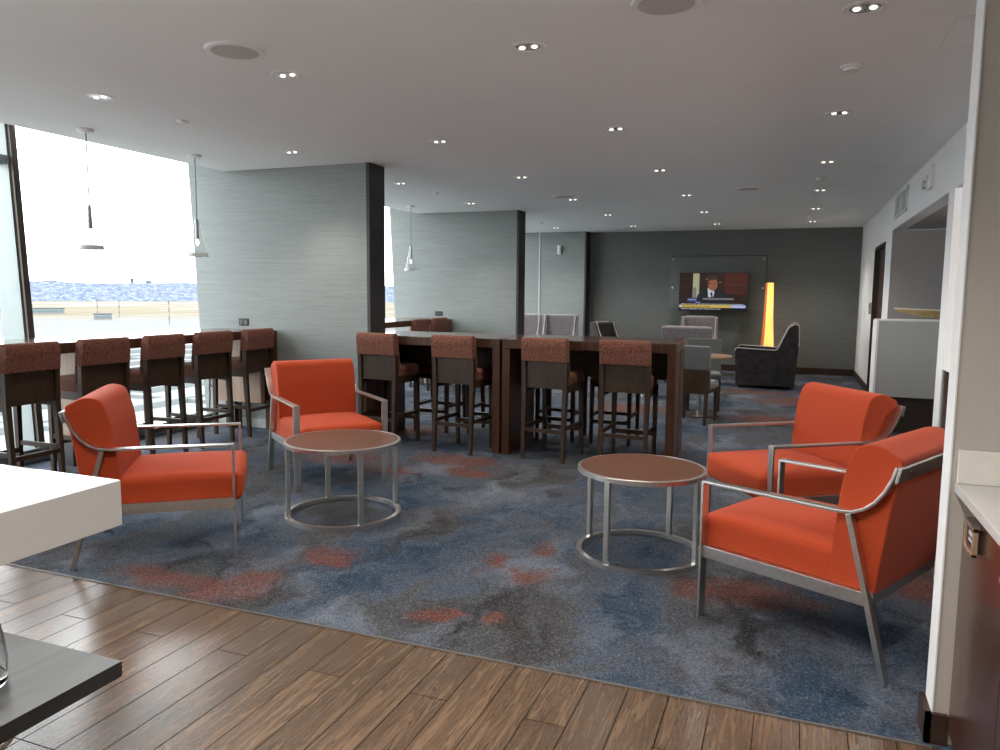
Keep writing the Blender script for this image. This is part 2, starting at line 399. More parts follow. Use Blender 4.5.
# right wall with two openings and a door way
y1a, y1b, y2a, y2b = 7.12, 10.90, 3.2, 6.86
b = MB(); w = (WALL_R, WALL_R+.14)
dY0, dY1, dZ = 11.57, 12.94, 2.25
for (a, c2, z0, z1) in ((2.89, BACK, 2.35, CEIL), (dY1, BACK, 0, 2.35), (y1b, dY0, 0, 2.35), (dY0, dY1, dZ, 2.35), (y2b, y1a, 0, 2.35), (2.89, y2a, 0, 2.35), (y2a, y2b, .93, .955)):
    b.box(*w, a, c2, z0, z1)
structure(b.build('wall_right', 'white_wall'), 'white wall with openings')
b = MB(); b.box(WALL_R+.01, WALL_R+.13, y2a, y2b, 0, .93)
structure(b.build('wall_right', 'cabinet'), 'dark wood panel below the serving opening')
b = MB(); b.box(WALL_R-.015, WALL_R+.0, dY1+.07, BACK-.02, 0, .12)
structure(b.build('baseboard_right', 'base'))
# rooms behind the openings
b = MB()
b.box(WALL_R+.004, 3.6, y1b-.004, y1b+.12, 0, 2.349); b.box(WALL_R+.14, 3.6, 6.92, 7.04, 0, 2.5); b.box(3.48, 3.6, 2.9, 10.9, 0, 2.6)
structure(b.build('wall_alcove', 'grey_alcove'), 'grey alcove walls behind the white wall')
b = MB(); b.box(WALL_R+.14, 3.6, 2.9, 11.0, 2.36, 2.5)
structure(b.build('ceiling', 'grey_alcove'), 'alcove ceiling')
# stub wall beside the kitchen counter
b = MB(); b.box(.50, 3.6, 2.77, 2.885, 0, CEIL, 0); b.box(.497, .502, 2.765, 2.885, .11, CEIL, 1)
structure(b.build('wall_stub', ['stub_wall', 'stub_edge']), 'beige wall end beside the kitchen counter with its edge painted lighter as window-lit')
b = MB(); b.box(.478, .497, 2.752, 2.90, 0, .11); b.box(.478, .545, 2.752, 2.769, 0, .11)
structure(b.build('baseboard_stub', 'base'))
# behind the camera
b = MB(); b.box(-6.6, 3.6, -3.6, -3.45, 0, CEIL); b.box(3.45, 3.6, -3.6, 2.8, 0, CEIL)
structure(b.build('wall_kitchen', 'white_wall'), 'white kitchen walls')
# partitions
def partition(ys, x0, x1, name='wall_partition', lab=None, cap=True):
    b = MB(); b.prism([(glass_x(0)+.01, 0), (x1, 0), (x1, CEIL+.34), (glass_x(CEIL+.34)+.01, CEIL+.34)], ys[0], ys[1], 'Y')
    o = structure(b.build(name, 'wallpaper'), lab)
    if cap:
        b = MB(); b.box(x1, x1+.035, ys[0]-.012, ys[1]+.012, 0, CEIL)
        structure(b.build('end_panel', 'charcoal', o))
    b = MB(); b.box(x0+.05, x1, ys[0]-.015, ys[0], 0, .10)
    structure(b.build('baseboard', plain('pale_skirting', (.36, .37, .36), .6), o))
    return o
partition(P1, -6.22, PEND, lab='pale grey textured partition nearest the camera')
partition(P2, -6.22, PEND-.02, lab='pale grey textured partition beyond the first')
partition(P3, -6.30, PEND-.04, lab='pale grey textured wall section by the far wall')
b = MB(); b.box(-5.09, -5.06, P3[0]-.012, P3[0], 0, CEIL)
structure(b.build('trim_2', plain('pale_joint', (.42, .44, .43), .6)), 'pale vertical joint in wall covering')

# curtain wall: panes and mullions
stops = [-3.5, .48, 2.54, 4.60, 6.66, 8.80, 11.15, 13.2, 15.6]
wi = 0
for a, c2 in zip(stops[:-1], stops[1:]):
    wi += 1
    root = bpy.data.objects.new('window_%d' % wi, None); col.objects.link(root); structure(root)
    b = MB(); b.add([(glass_x(0), a, .0), (glass_x(0), c2, 0), (glass_x(3.1), c2, 3.1), (glass_x(3.1), a, 3.1)], [(0, 1, 2, 3)])
    structure(b.build('pane', 'pane', root))
    b = MB(); b.box(glass_x(0)-.06, glass_x(0)+.10, a, c2, 0, .12); (c2 < 4.7 and b.box(glass_x(2.62)-.10, glass_x(2.62)+.04, a, c2, 2.56, 2.63))
    structure(b.build('window_frame', 'mullion_light', root))
for y in [q for q in stops[1:-1] if q not in (6.66, 11.15)]:
    root = bpy.data.objects.new('window_mullion', None); col.objects.link(root); structure(root)
    for (nm, dx0, dx1, dy0, dy1, mt) in (('mullion_face', -.22, .05, -.035, .03, 'mullion_light'), ('mullion_cover', .05, .085, -.02, .035, 'mullion_dark'), ('mullion_side', -.16, .06, .03, .052, 'mullion_side')):
        b = MB(); x0, x3 = glass_x(0), glass_x(3.1)
        vs = [(x0+dx0, y+dy0, 0), (x0+dx1, y+dy0, 0), (x0+dx1, y+dy1, 0), (x0+dx0, y+dy1, 0), (x3+dx0, y+dy0, 3.1), (x3+dx1, y+dy0, 3.1), (x3+dx1, y+dy1, 3.1), (x3+dx0, y+dy1, 3.1)]
        b.add(vs, [(3, 2, 1, 0), (4, 5, 6, 7), (0, 1, 5, 4), (1, 2, 6, 5), (2, 3, 7, 6), (3, 0, 4, 7)])
        structure(b.build(nm, mt, root))

# door in the white wall
root = bpy.data.objects.new('door_1', None); col.objects.link(root); structure(root, 'dark brown door in the white wall')
b = MB()
b.box(WALL_R-.012, WALL_R+.13, dY0, dY0+.05, 0, dZ); b.box(WALL_R-.012, WALL_R+.13, dY1-.05, dY1, 0, dZ); b.box(WALL_R-.012, WALL_R+.13, dY0, dY1, dZ-.05, dZ)
structure(b.build('door_frame', 'kick', root))
b = MB(); b.box(WALL_R+.06, WALL_R+.11, dY0+.05, dY1-.05, .01, dZ-.05)
structure(b.build('door_leaf', 'doorwood', root))
b = MB(); b.tube([(WALL_R+.06, dY1-.16, 1.0), (WALL_R-.0, dY1-.16, 1.0), (WALL_R-.0, dY1-.30, 1.0)], .012); b.box(WALL_R+.05, WALL_R+.062, dY1-.19, dY1-.13, .9, 1.08)
structure(b.build('handle', 'chrome', root))

# ------------------------------------------------------------------ outdoors
def land_mat():
    m, nt, b = new_mat('snowy_airfield')
    rot = (0, 0, R(-49))
    v = coords(nt, (.006, .0007, 1), rot); v2 = coords(nt, (.02, .003, 1), rot); v3 = coords(nt, (1, 1, 1), rot)
    n = noise(nt, v, 1, 5, .6); n2 = noise(nt, v2, 1.5, 4)
    f = mth(nt, 'ADD', mth(nt, 'MULTIPLY', n, .7), mth(nt, 'MULTIPLY', n2, .3))
    c = ramp(nt, f, [(.40, (.165, .163, .16)), (.47, (.13, .12, .103)), (.52, (.108, .094, .068)), (.62, (.122, .108, .083)), (.66, (.165, .163, .16))]).outputs[0]
    # nearer apron is snow white
    ln = nt.nodes.new('ShaderNodeVectorMath'); ln.operation = 'LENGTH'
    tc = nt.nodes.new('ShaderNodeTexCoord'); L(nt, tc.outputs['Object'], ln.inputs[0])
    near = ramp(nt, mth(nt, 'DIVIDE', ln.outputs['Value'], 3000.), [(.28, (1, 1, 1)), (.36, (0, 0, 0))]).outputs[0]
    c = mix(nt, near, c, ramp(nt, n, [(.38, (.078, .074, .066)), (.48, (.118, .118, .12))]).outputs[0])
    close = ramp(nt, mth(nt, 'DIVIDE', ln.outputs['Value'], 3000.), [(.12, (1, 1, 1)), (.19, (0, 0, 0))]).outputs[0]
    c = mix(nt, close, c, (.56, .565, .57))
    L(nt, c, b.inputs['Base Color']); b.inputs['Roughness'].default_value = 1; b.inputs['Specular IOR Level'].default_value = 0
    return m
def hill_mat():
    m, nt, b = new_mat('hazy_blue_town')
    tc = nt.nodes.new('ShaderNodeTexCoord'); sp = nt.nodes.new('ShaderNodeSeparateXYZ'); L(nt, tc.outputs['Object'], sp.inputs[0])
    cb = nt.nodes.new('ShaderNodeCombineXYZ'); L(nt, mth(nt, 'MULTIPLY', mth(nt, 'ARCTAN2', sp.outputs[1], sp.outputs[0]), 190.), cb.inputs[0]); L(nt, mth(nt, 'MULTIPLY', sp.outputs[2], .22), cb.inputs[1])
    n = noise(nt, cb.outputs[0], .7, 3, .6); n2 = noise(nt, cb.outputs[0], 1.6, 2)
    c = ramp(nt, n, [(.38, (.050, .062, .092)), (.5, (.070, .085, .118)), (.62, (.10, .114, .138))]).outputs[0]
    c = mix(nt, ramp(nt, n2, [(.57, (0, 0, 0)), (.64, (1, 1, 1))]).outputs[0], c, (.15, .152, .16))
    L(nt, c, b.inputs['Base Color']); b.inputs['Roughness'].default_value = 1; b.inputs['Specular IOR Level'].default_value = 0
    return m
GZ = -30
b = MB(); b.add([(-3200, -2500, GZ), (-8, -2500, GZ), (-8, 4500, GZ), (-3200, 4500, GZ)], [(0, 1, 2, 3)])
structure(b.build('ground_airfield', land_mat()), 'snowy airfield beyond the windows')
b = MB(); b.add([(-3400, 300, -60), (-3400, 300, GZ), (3400, 300, GZ)], [(0, 1, 2)])
b = MB()
hp = []
random.seed(3)
for i in range(61):
    t = i/60; a = R(20+t*70); r0 = 2450
    hp.append((-math.sin(a), math.cos(a)))
vs = []; fs = []
for i, (dx, dy) in enumerate(hp):
    h = 33+2.5*math.sin(i*.7)+1.5*math.sin(i*1.9)
    vs += [(dx*2400, dy*2400, GZ-2), (dx*2900, dy*2900, 4), (dx*3500, dy*3500, h)]
for i in range(60):
    for k in range(2): fs.append((3*i+k, 3*i+3+k, 3*i+4+k, 3*i+1+k))
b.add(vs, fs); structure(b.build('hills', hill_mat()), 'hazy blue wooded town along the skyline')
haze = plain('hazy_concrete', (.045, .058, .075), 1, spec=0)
pale = plain('pale_building', (.14, .14, .14), 1, spec=0); bluish = plain('blue_glazing', (.085, .12, .125), 1, spec=0); red = plain('faded_red', (.115, .092, .086), 1, spec=0)
def building(name, label, x, y, z, w, d, h, mat, cat='building', levels=1, group=None):
    t = thing(name, label, cat, (x, y, z), R(49), group)
    b = MB(); b.box(-w/2, w/2, -d/2, d/2, 0, h); b.build('wall', mat, t)
    b = MB()
    for k in range(levels): b.box(-w/2*.92, w/2*.92, -d/2-.6, -d/2-.1, h*(k+.45)/levels, h*(k+.75)/levels)
    b.build('window_band', bluish, t)
    b = MB(); b.box(-w/2-.5, w/2+.5, -d/2-.5, d/2+.5, h, h+.5+h*.03); b.build('roof', haze, t)
    return t
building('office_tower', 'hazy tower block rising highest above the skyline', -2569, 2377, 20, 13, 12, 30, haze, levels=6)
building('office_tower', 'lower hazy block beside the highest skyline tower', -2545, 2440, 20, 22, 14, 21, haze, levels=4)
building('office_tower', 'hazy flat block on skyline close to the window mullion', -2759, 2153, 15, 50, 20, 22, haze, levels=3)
building('terminal_building', 'small pale airfield building with blue glass front', -682, 591, GZ, 17, 10, 6, pale, levels=1)
building('hangar', 'long low white hangar behind the window mullion', -1008, 731, GZ, 40, 24, 9, pale, levels=1)
building('hangar', 'low white airfield shed between mullion and blue glass building', -900, 690, GZ, 48, 20, 7, pale, levels=1)
roofline = plain('roof_line', (.125, .136, .136), 1, spec=0)
t = thing('low_roof', 'pale flat roof seen below the windows between the stool legs', 'building', (-70, 45, GZ))
b = MB(); b.box(-50, 50, -80, 80, 0, 20); b.build('roof', plain('pale_roof', (.15, .157, .157), 1, spec=0, scale=.2), t)
for k in range(12): b = MB(); b.box(46-9*k, 48-9*k, -80, 80, 20, 20.5+.02*k); b.build('roof_rib', roofline, t)
for k in range(9): b = MB(); b.box(-50, 50, -70+17*k, -68.6+17*k, 20, 20.4); b.build('roof_seam', roofline, t)
def mast(x, y, h, label):
    t = thing('airfield_mast', label, 'mast', (x, y, GZ), 0, 'striped airfield masts')
    b = MB(); b.taper((0, 0, 0), (.5, .5), (0, 0, h), (.25, .25)); b.build('pole', pale, t)
    for k in range(3): b = MB(); b.lathe([(.62, h*(.2+k*.3)), (.62, h*(.32+k*.3))], 8); b.build('red_band', red, t)
mast(-735, 630, 23, 'thin striped mast rising behind the blue glass airfield building')
mast(-722, 648, 23, 'thin striped mast just beside the mast by blue glass building')
mast(-540, 540, 24, 'lone thin striped mast seen close to the fabric partition')

# ------------------------------------------------------------------ orange armchairs
def rounded(poly, r, n=4):
    out = []; m_ = len(poly)
    for i in range(m_):
        p = Vector(poly[i]); a = Vector(poly[i-1]); c = Vector(poly[(i+1) % m_]); rr = r[i] if isinstance(r, (list, tuple)) else r
        d0 = (a-p); d1 = (c-p); k = min(rr, d0.length*.45, d1.length*.45)
        s_, e_ = p+d0.normalized()*k, p+d1.normalized()*k
        for t in range(n+1):
            t /= n; out.append(tuple((1-t)**2*s_+2*t*(1-t)*p+t*t*e_))
    return out
def make_armchair():
    t = thing('armchair', '', 'armchair')
    S = .42; W0, W1 = .325, .375
    b = MB(); b.cushion(-.326, .326, -S-.035, -S+.63, .315, .478, .035, .035, crown_y=.012)
    me = b.build('seat_cushion', 'orange', t, smooth=60)
    prof = rounded([(.585, .325), (.59, .50), (.618, .775), (.662, .912), (.745, .932), (.843, .882), (.808, .66), (.765, .325)], [.01, .03, .12, .07, .06, .02, .05, .01], 4)
    prof = [(y-S, z) for y, z in prof]
    b = MB(); b.prism(prof, -.328, .328); b.build('back_cushion', 'orange', t, bevel=.020, seg=3, smooth=60)
    arc = [(.62, .648), (.68, .655), (.725, .675), (.765, .71), (.80, .76), (.825, .815), (.838, .86)]
    for s in (-1, 1):
        x0, x1 = sorted((s*W0, s*W1))
        b = MB(); b.ribbon([(-S+.006, 0), (-S+.006, .638)], .012, x0, x1); b.build('leg', 'steel', t, bevel=.002)
        b = MB(); b.ribbon([(-S+.0, .644)]+[(y-S, z) for y, z in arc], .012, x0, x1); b.build('arm', 'steel', t, bevel=.002)
        b = MB(); b.ribbon([(.665-S, .645), (.75-S, .33), (.835-S, .0)], .022, x0+.004, x1-.004); b.build('leg', 'steel', t, bevel=.002)
        b = MB(); b.box(min(s*.327, s*.36), max(s*.327, s*.36), -S+.012, .745-S, .287, .343); b.build('side_rail', 'steel', t, bevel=.002)
    b = MB(); b.box(-.335, .335, -S+.0, -S+.025, .287, .343); b.build('front_rail', 'steel', t, bevel=.002)
    b = MB(); b.box(-.335, .335, .74-S, .765-S, .287, .343); b.build('rear_rail', 'steel', t, bevel=.002)
    b = MB(); b.ribbon([(.838-S, .80), (.852-S, .86)], .012, -W1, W1); o = b.build('back_bar', 'steel', t, bevel=.002)
    for s in (-1, 1):
        b = MB(); b.lathe([(0, 0), (.008, 0), (.008, .006), (0, .008)], 10, (s*.27, 0, 0))
        for i, v in enumerate(b.v): b.v[i] = (v[0], .852-S+v[2], .832+v[1])
        b.build('screw', 'black', o)
    return t
pa = make_armchair(); used = [False]
G = 'orange armchairs around the round tables'
place(pa, used, (.188, 3.628, .004), R(242.7-360), 'orange steel-framed armchair with back towards the white wall end', G)
place(pa, used, (.068, 4.989, .004), R(304.1), 'orange steel-framed armchair behind the one closest to the white wall end', G)
place(pa, used, (-3.422, 3.332, .004), R(127.3), 'orange steel-framed armchair in side view next to the white counter', G)
place(pa, used, (-3.524, 5.134, .004), R(51.9), 'orange steel-framed armchair facing the room behind the round table', G)

# ------------------------------------------------------------------ round tables
def make_round():
    t = thing('round_table', '', 'side table'); Rr = .365
    b = MB(); b.lathe([(Rr-.03, .476), (Rr, .476), (Rr, .499), (Rr-.018, .502), (Rr-.018, .49)], 64, closed=True); b.build('rim', 'steel', t)
    b = MB(); b.lathe([(0, .477), (Rr-.019, .477), (Rr-.019, .5005), (0, .5005)], 64); b.build('tabletop', 'inset', t)
    b = MB(); b.lathe([(Rr-.030, .0), (Rr, .0), (Rr, .027), (Rr-.030, .027)], 64, closed=True); b.build('base_ring', 'steel', t)
    for k in range(4):
        a = k*math.pi/2; c, s = math.cos(a), math.sin(a)
        b = MB(); mt = Matrix.Rotation(a, 4, 'Z'); b.box(Rr-.027, Rr-.004, -.016, .016, .02, .475, mat=mt); b.build('leg', 'steel', t, bevel=.002)
    return t
pr = make_round(); used = [False]; G = 'round steel side tables on the carpet'; o_ = None
o_ = place(pr, used, (-.772, 4.25, .004), R(70), 'round brown-topped steel side table before the two angled orange armchairs', G)
o_.scale = (1.0, 1.0, 1.025)
o_ = place(pr, used, (-2.775, 4.24, .004), R(50), 'round brown-topped steel side table before the orange chair facing the room', G)

o_.scale = (1.055, 1.055, 1.03)
# ------------------------------------------------------------------ bar stools
def make_stool():
    t = thing('bar_stool', '', 'bar stool')
    b = MB(); b.cushion(-.205, .205, -.235, .19, .675, .79, .03, .015); b.build('seat', 'rust', t, smooth=60)
    # upholstered back: front pad plus the fabric that folds over the top
    prof = rounded([(.125, .76), (.15, .76), (.152, .895), (.232, .895), (.245, 1.05), (.235, 1.105), (.185, 1.112), (.160, 1.07)], [.005, .005, .002, .01, .03, .025, .03, .04], 3)
    b = MB(); b.prism(prof, -.218, .218); b.build('backrest', 'rust', t, bevel=.008, seg=2, smooth=60)
    b = MB(); b.box(-.19, .19, .165, .20, .655, .90); b.build('back_panel', 'stoolwood', t, bevel=.003)
    for s in (-1, 1):
        b = MB(); b.taper((s*.198, .222, 0), (.015, .016), (s*.200, .190, .66), (.021, .023)); b.taper((s*.200, .190, .66), (.021, .023), (s*.202, .197, .90), (.021, .023)); b.build('leg', 'stoolwood', t)
        b = MB(); b.taper((s*.190, -.212, 0), (.015, .016), (s*.188, -.205, .70), (.021, .022)); b.build('leg', 'stoolwood', t)
        b = MB(); b.box(s*.19-.011, s*.19+.011, -.20, .20, .285, .32); b.build('footrest', 'stoolwood', t, bevel=.002)
    b = MB(); b.box(-.19, .19, .198, .220, .255, .29); b.build('footrest', 'stoolwood', t, bevel=.002)
    b = MB(); b.box(-.185, .185, -.222, -.198, .225, .265); o = b.build('footrest', 'stoolwood', t, bevel=.002)
    b = MB(); b.box(-.15, .15, -.226, -.196, .264, .268); b.build('wear_plate', 'steel', o)
    b = MB(); b.box(-.19, .19, -.215, -.19, .62, .685); b.build('seat_rail', 'stoolwood', t, bevel=.002)
    for s in (-1, 1): b = MB(); b.box(s*.19-.012, s*.19+.012, -.2, .19, .62, .685); b.build('seat_rail', 'stoolwood', t, bevel=.002)
    return t
ps = make_stool(); used = [False]
G = 'bar stools on the near side of the bar tables'; z = .004
near = [(-3.71, 6.515, 174, 'rust and dark wood bar stool behind orange chair, first from the partition'),
        (-2.905, 6.525, 174, 'rust and dark wood bar stool, second from the partition, near side of bar tables'),
        (-2.015, 6.55, 172, 'rust and dark wood bar stool, third from the partition, near side of bar tables'),
        (-1.32, 6.57, 178, 'rust and dark wood bar stool closest to the free end of the bar tables')]
for x, y, a, lab in near: place(ps, used, (x, y, z), R(a), lab, G)
G = 'bar stools on the far side of the bar tables'
far = [(-3.60, 7.44, 'bar stool across the bar table from the stool nearest the partition'), (-2.98, 7.46, 'bar stool across the bar table from second near stool'),
       (-2.22, 7.49, 'bar stool across the bar table from third near stool'), (-1.66, 7.52, 'bar stool across the bar table from the near stool at free end')]
for x, y, lab in far: far_stool = place(ps, used, (x, y, z), R(random.uniform(-4, 4)), lab, G); far_stool.scale = (1, 1, .93)
G = 'bar stools along the window counter'
ords = ['next to the fabric partition', 'second from the fabric partition', 'third from the fabric partition', 'fourth from the fabric partition, behind orange chair', 'fifth from the fabric partition, by the white counter']
for k, yy in enumerate((6.385, 5.745, 5.12, 4.51, 3.86)):
    place(ps, used, (-5.40, yy, z), R(-90 + (1.5, -2, 2, -3, 2)[k]), 'bar stool at the near window counter, '+ords[k], G)
for yy, q in ((10.72, 'next to the second partition'), (10.08, 'one place from the second partition')):
    place(ps, used, (-5.40, yy, z), R(-90), 'bar stool at the far window counter, '+q, 'bar stools at the far window counter')

# ------------------------------------------------------------------ bar tables
def bar_table(x0, x1, yf0, yf1, label):
    t = thing('bar_table', label, 'bar table', ((x0+x1)/2, (yf0+yf1)/2+.43, .004), math.atan2(yf1-yf0, x1-x0), 'bar tables standing end to end')
    w = math.hypot(x1-x0, yf1-yf0)/2-.004; d = .43; H_ = BAR
    b = MB(); b.box(-w+.003, w-.003, -d+.003, d-.003, H_-.085, H_-.012); b.build('apron', 'tablewood', t, bevel=.003)
    b = MB(); b.box(-w, w, -d, d, H_-.012, H_); b.build('tabletop', 'tabletop', t, bevel=.002)
    for s in (-1, 1):
        p = b = MB(); x_0, x_1 = sorted((s*(w-.001), s*(w-.075)))
        b.box(x_0, x_1, -d+.001, -.02, 0, H_-.088); b.build('leg_panel', 'tablewood', t, bevel=.004)
        b = MB(); b.box(x_0+.004, x_1-.004, -.02, .02, 0, H_-.09); b.box(x_0, x_1, .02, d-.001, 0, H_-.088); b.build('leg_panel', 'tablewood', t, bevel=.004)
    b = MB(); b.box(-w+.1, w-.1, -.02, .02, .72, H_-.085); b.build('cross_rail', 'stoolwood', t)
    return t
bar_table(-4.005, -2.52, 6.40, 6.45, 'dark walnut bar table whose end meets the fabric partition')
bar_table(-2.515, -.935, 6.45, 6.53, 'dark walnut bar table with its free end towards the white wall')

# ------------------------------------------------------------------ window counters
def window_counter(y0, y1, label, sup):
    t = thing('window_counter', label, 'counter', (-5.58, (y0+y1)/2, .004), 0, 'counters along the windows')
    h = (y1-y0)/2; X0, X1 = -.40, .295
    b = MB(); b.box(X0, X1-.02, -h, h, BAR-.012, BAR+.005); b.build('countertop', 'countertop', t, bevel=.002)
    b = MB(); b.box(X1-.02, X1, -h, h, BAR-.08, BAR+.004); b.box(X0+.02, X1-.02, -h+.01, h-.01, BAR-.06, BAR-.012); b.build('front_edge', 'tablewood', t, bevel=.002)
    for (ys, xa, xb, z0) in sup:
        b = MB(); c = ys-(y0+y1)/2; b.box(xa, xb, c-.03, c+.03, z0, BAR-.05); sp = b.build('support_panel', 'supportwood', t)
        b = MB(); b.box(xa+.12, xa+.24, c-.035, c+.035, 0, z0+.002); b.build('foot', 'charcoal', sp)
    b = MB(); b.box(X1-.03, X1+.12, h-.03, h, .0, BAR); b.build('end_post', 'tablewood', t)
    return t
window_counter(-1.0, 6.655, 'long dark wood window counter with five stools near the camera', [(6.55, -.30, .29, .30), (4.56, -.30, .04, .25), (2.5, -.30, .04, .25)])
window_counter(6.98, 11.12, 'dark wood window counter between the two fabric partitions', [(11.0, -.30, .29, .30), (8.8, -.30, .04, .25)])
b = MB(); pts = []
for k in range(30):
    a = k/29*2*math.pi*1.6; pts.append((-5.86+.03*math.cos(a), 6.42-.0*k, .62+.07*math.sin(a)-.006*k))
pts = [(-5.9, 6.45, 1.0), (-5.89, 6.44, .8)]+pts+[(-5.9, 6.42, .2)]
tag(b.tube(pts, .008, 6).build('power_cord', 'black'), 'black power cord hanging in a loop beneath the window counter', 'cord')
def outlet(y, x, label):
    t = thing('wall_outlet', label, 'outlet', (x, y, 1.165), 0, 'dark power outlets on the partitions')
    b = MB(); b.box(-.065, .065, -.008, 0, -.038, .038); p = b.build('cover_plate', plain('grey_outlet', (.022, .022, .022), .5, spec=.2), t, bevel=.003)
    for s in (-1, 1): b = MB(); b.box(s*.03-.02, s*.03+.02, -.011, -.007, -.024, .024); b.build('socket', 'black', p)
outlet(P1[0], -5.62, 'grey power outlet on the partition beside nearest bar stools')
outlet(P2[0], -5.42, 'grey power outlet on the second partition above the far counter')

# ------------------------------------------------------------------ ceiling fixtures
def make_downlight():
    t = thing('downlight', '', 'downlight')
    b = MB(); b.lathe([(.068, -.004), (.092, -.004), (.095, 0), (.068, 0)], 36, closed=True); b.build('trim_ring', 'white_metal', t)
    b = MB(); b.lathe([(.068, -.001), (.055, -.0018), (0, -.0018)], 32); b.build('reflector', 'reflector', t)
    for s in (-1, 1):
        b = MB(); b.lathe([(0, -.010), (.013, -.008), (.018, -.002)], 16, (s*.034, 0, 0)); b.build('bulb', 'bulb', t)
    return t
pd = make_downlight(); used = [False]
cols_ = [(.235, 'in the row nearest the white wall'), (-1.365, 'in the second row from the white wall'), (-2.89, 'in the second row from the windows'), (-4.41, 'in the row nearest the windows')]
ordn = ['first', 'second', 'third', 'fourth', 'fifth', 'sixth']
spots = []
for ci, (cx, ct) in enumerate(cols_):
    for k in range(6):
        y = 3.88+2.085*k
        place(pd, used, (cx, y, CEIL), 0, 'recessed twin-bulb ceiling downlight '+ct+', '+ordn[k]+' from the camera', 'ceiling downlights')
        spots.append((cx, y))
def make_speaker():
    t = thing('ceiling_speaker', '', 'speaker')
    b = MB(); b.lathe([(.125, -.012), (.15, -.010), (.158, 0), (.125, 0)], 40, closed=True); b.build('rim', 'white_metal', t)
    b = MB(); b.lathe([(0, -.014), (.06, -.0135), (.126, -.010)], 40); b.build('grille', 'speaker', t)
    return t
psp = make_speaker(); used = [False]
for x, y, lab in ((-2.87, 3.40, 'round ceiling speaker above the orange chair beside the white counter'), (-.59, 3.51, 'round ceiling speaker cut by the top edge of the photo'),
                  (-2.90, 9.75, 'round distant ceiling speaker nearer the partitions'), (-.58, 9.71, 'round distant ceiling speaker nearer the white wall')):
    place(psp, used, (x, y, CEIL), 0, lab, 'round ceiling speakers')
def disc(name, x, y, r, h, label, cat, group=None):
    t = thing(name, label, cat, (x, y, CEIL), 0, group)
    b = MB(); b.lathe([(r, .004), (r, -h*.35), (r*.8, -h*.45), (0, -h*.45)], 28); b.build('base', 'white_plastic', t)
    b = MB(); b.lathe([(r*.72, -h*.45), (r*.68, -h), (0, -h)], 28); b.build('cap', 'white_plastic', t)
for x, y, r, lab in ((.24, 4.80, .062, 'white smoke detector nearest the camera, between wall-side downlights'), (.21, 9.11, .062, 'white smoke detector in the middle of the ceiling by the wall-side row'), (.20, 13.32, .062, 'white smoke detector farthest off by the wall-side row')):
    disc('smoke_detector', x, y, r, .028, lab, 'smoke detector', 'smoke detectors')
disc('ceiling_sprinkler', -4.42, 4.63, .055, .02, 'flat white sprinkler cover near the pendant lamps', 'sprinkler', 'sprinkler covers')
disc('ceiling_sprinkler', -4.40, 8.96, .045, .02, 'flat white sprinkler cover beyond the first partition', 'sprinkler', 'sprinkler covers')
disc('ceiling_sprinkler', -4.40, 13.3, .045, .02, 'flat white sprinkler cover near the far wall', 'sprinkler', 'sprinkler covers')
def hatch(x0, x1, y0, y1, label):
    t = thing('access_panel', label, 'ceiling hatch', ((x0+x1)/2, (y0+y1)/2, CEIL), 0, 'ceiling access panels'); w, d = (x1-x0)/2, (y1-y0)/2
    b = MB(); b.box(-w, w, -d, d, -.003, 0); b.build('panel', 'ceiling', t)
    b = MB(); e = .007
    b.box(-w-e, w+e, -d-e, -d, -.004, 0); b.box(-w-e, w+e, d, d+e, -.004, 0); b.box(-w-e, -w, -d, d, -.004, 0); b.box(w, w+e, -d, d, -.004, 0)
    b.build('frame', plain('hatch_edge', (.72, .70, .68), .7), t)
hatch(.64, 1.06, 4.14, 4.62, 'flush square ceiling access panel close to the camera')
hatch(.66, 1.06, 8.5, 8.95, 'flush square ceiling access panel above the wall opening')

frost = plain('frosted_glass_rim', (.55, .56, .56), .5); frost.node_tree.nodes['Principled BSDF'].inputs['Transmission Weight'].default_value = .25
def make_pendant():
    t = thing('pendant_lamp', '', 'pendant lamp'); Z = -CEIL
    b = MB(); b.lathe([(.062, 0), (.062, -.02), (.05, -.028), (0, -.028)], 28); b.build('canopy', 'white_metal', t)
    b = MB(); b.tube([(0, 0, -.02), (0, 0, -.62)], .0055, 8); b.build('rod', plain('grey_rod', (.20, .19, .20), .5), t)
    b = MB(); b.lathe([(0, -.60), (.013, -.605), (.020, -.79), (0, -.795)], 20); b.build('lamp_holder', plain('satin_lamp_holder', (.40, .40, .40), .4, .2), t)
    b = MB(); b.lathe([(0, -.79), (.013, -.795), (.017, -.83), (.010, -.855), (0, -.86)], 16); b.build('bulb', plain('warm_bulb', (.9, .8, .6), .4, emit=(1, .85, .55), es=.9), t)
    b = MB(); b.lathe([(.018, -.60), (.085, -.955)], 32); del b.f[-2:]; del b.m[-2:]; b.build('glass_shade', 'lampglass', t)
    b = MB(); b.lathe([(.082, -.925), (.092, -.925), (.098, -.960), (.088, -.960)], 32, closed=True); b.build('rim', frost, t)
    return t
pp = make_pendant(); used = [False]
for y, lab in ((4.60, 'glass cone pendant lamp hanging before the bright window'), (5.79, 'glass cone pendant lamp hanging beside the first fabric partition'), (10.15, 'glass cone pendant lamp hanging before the second fabric partition')):
    place(pp, used, (-5.40, y, CEIL), 0, lab, 'glass cone pendant lamps')

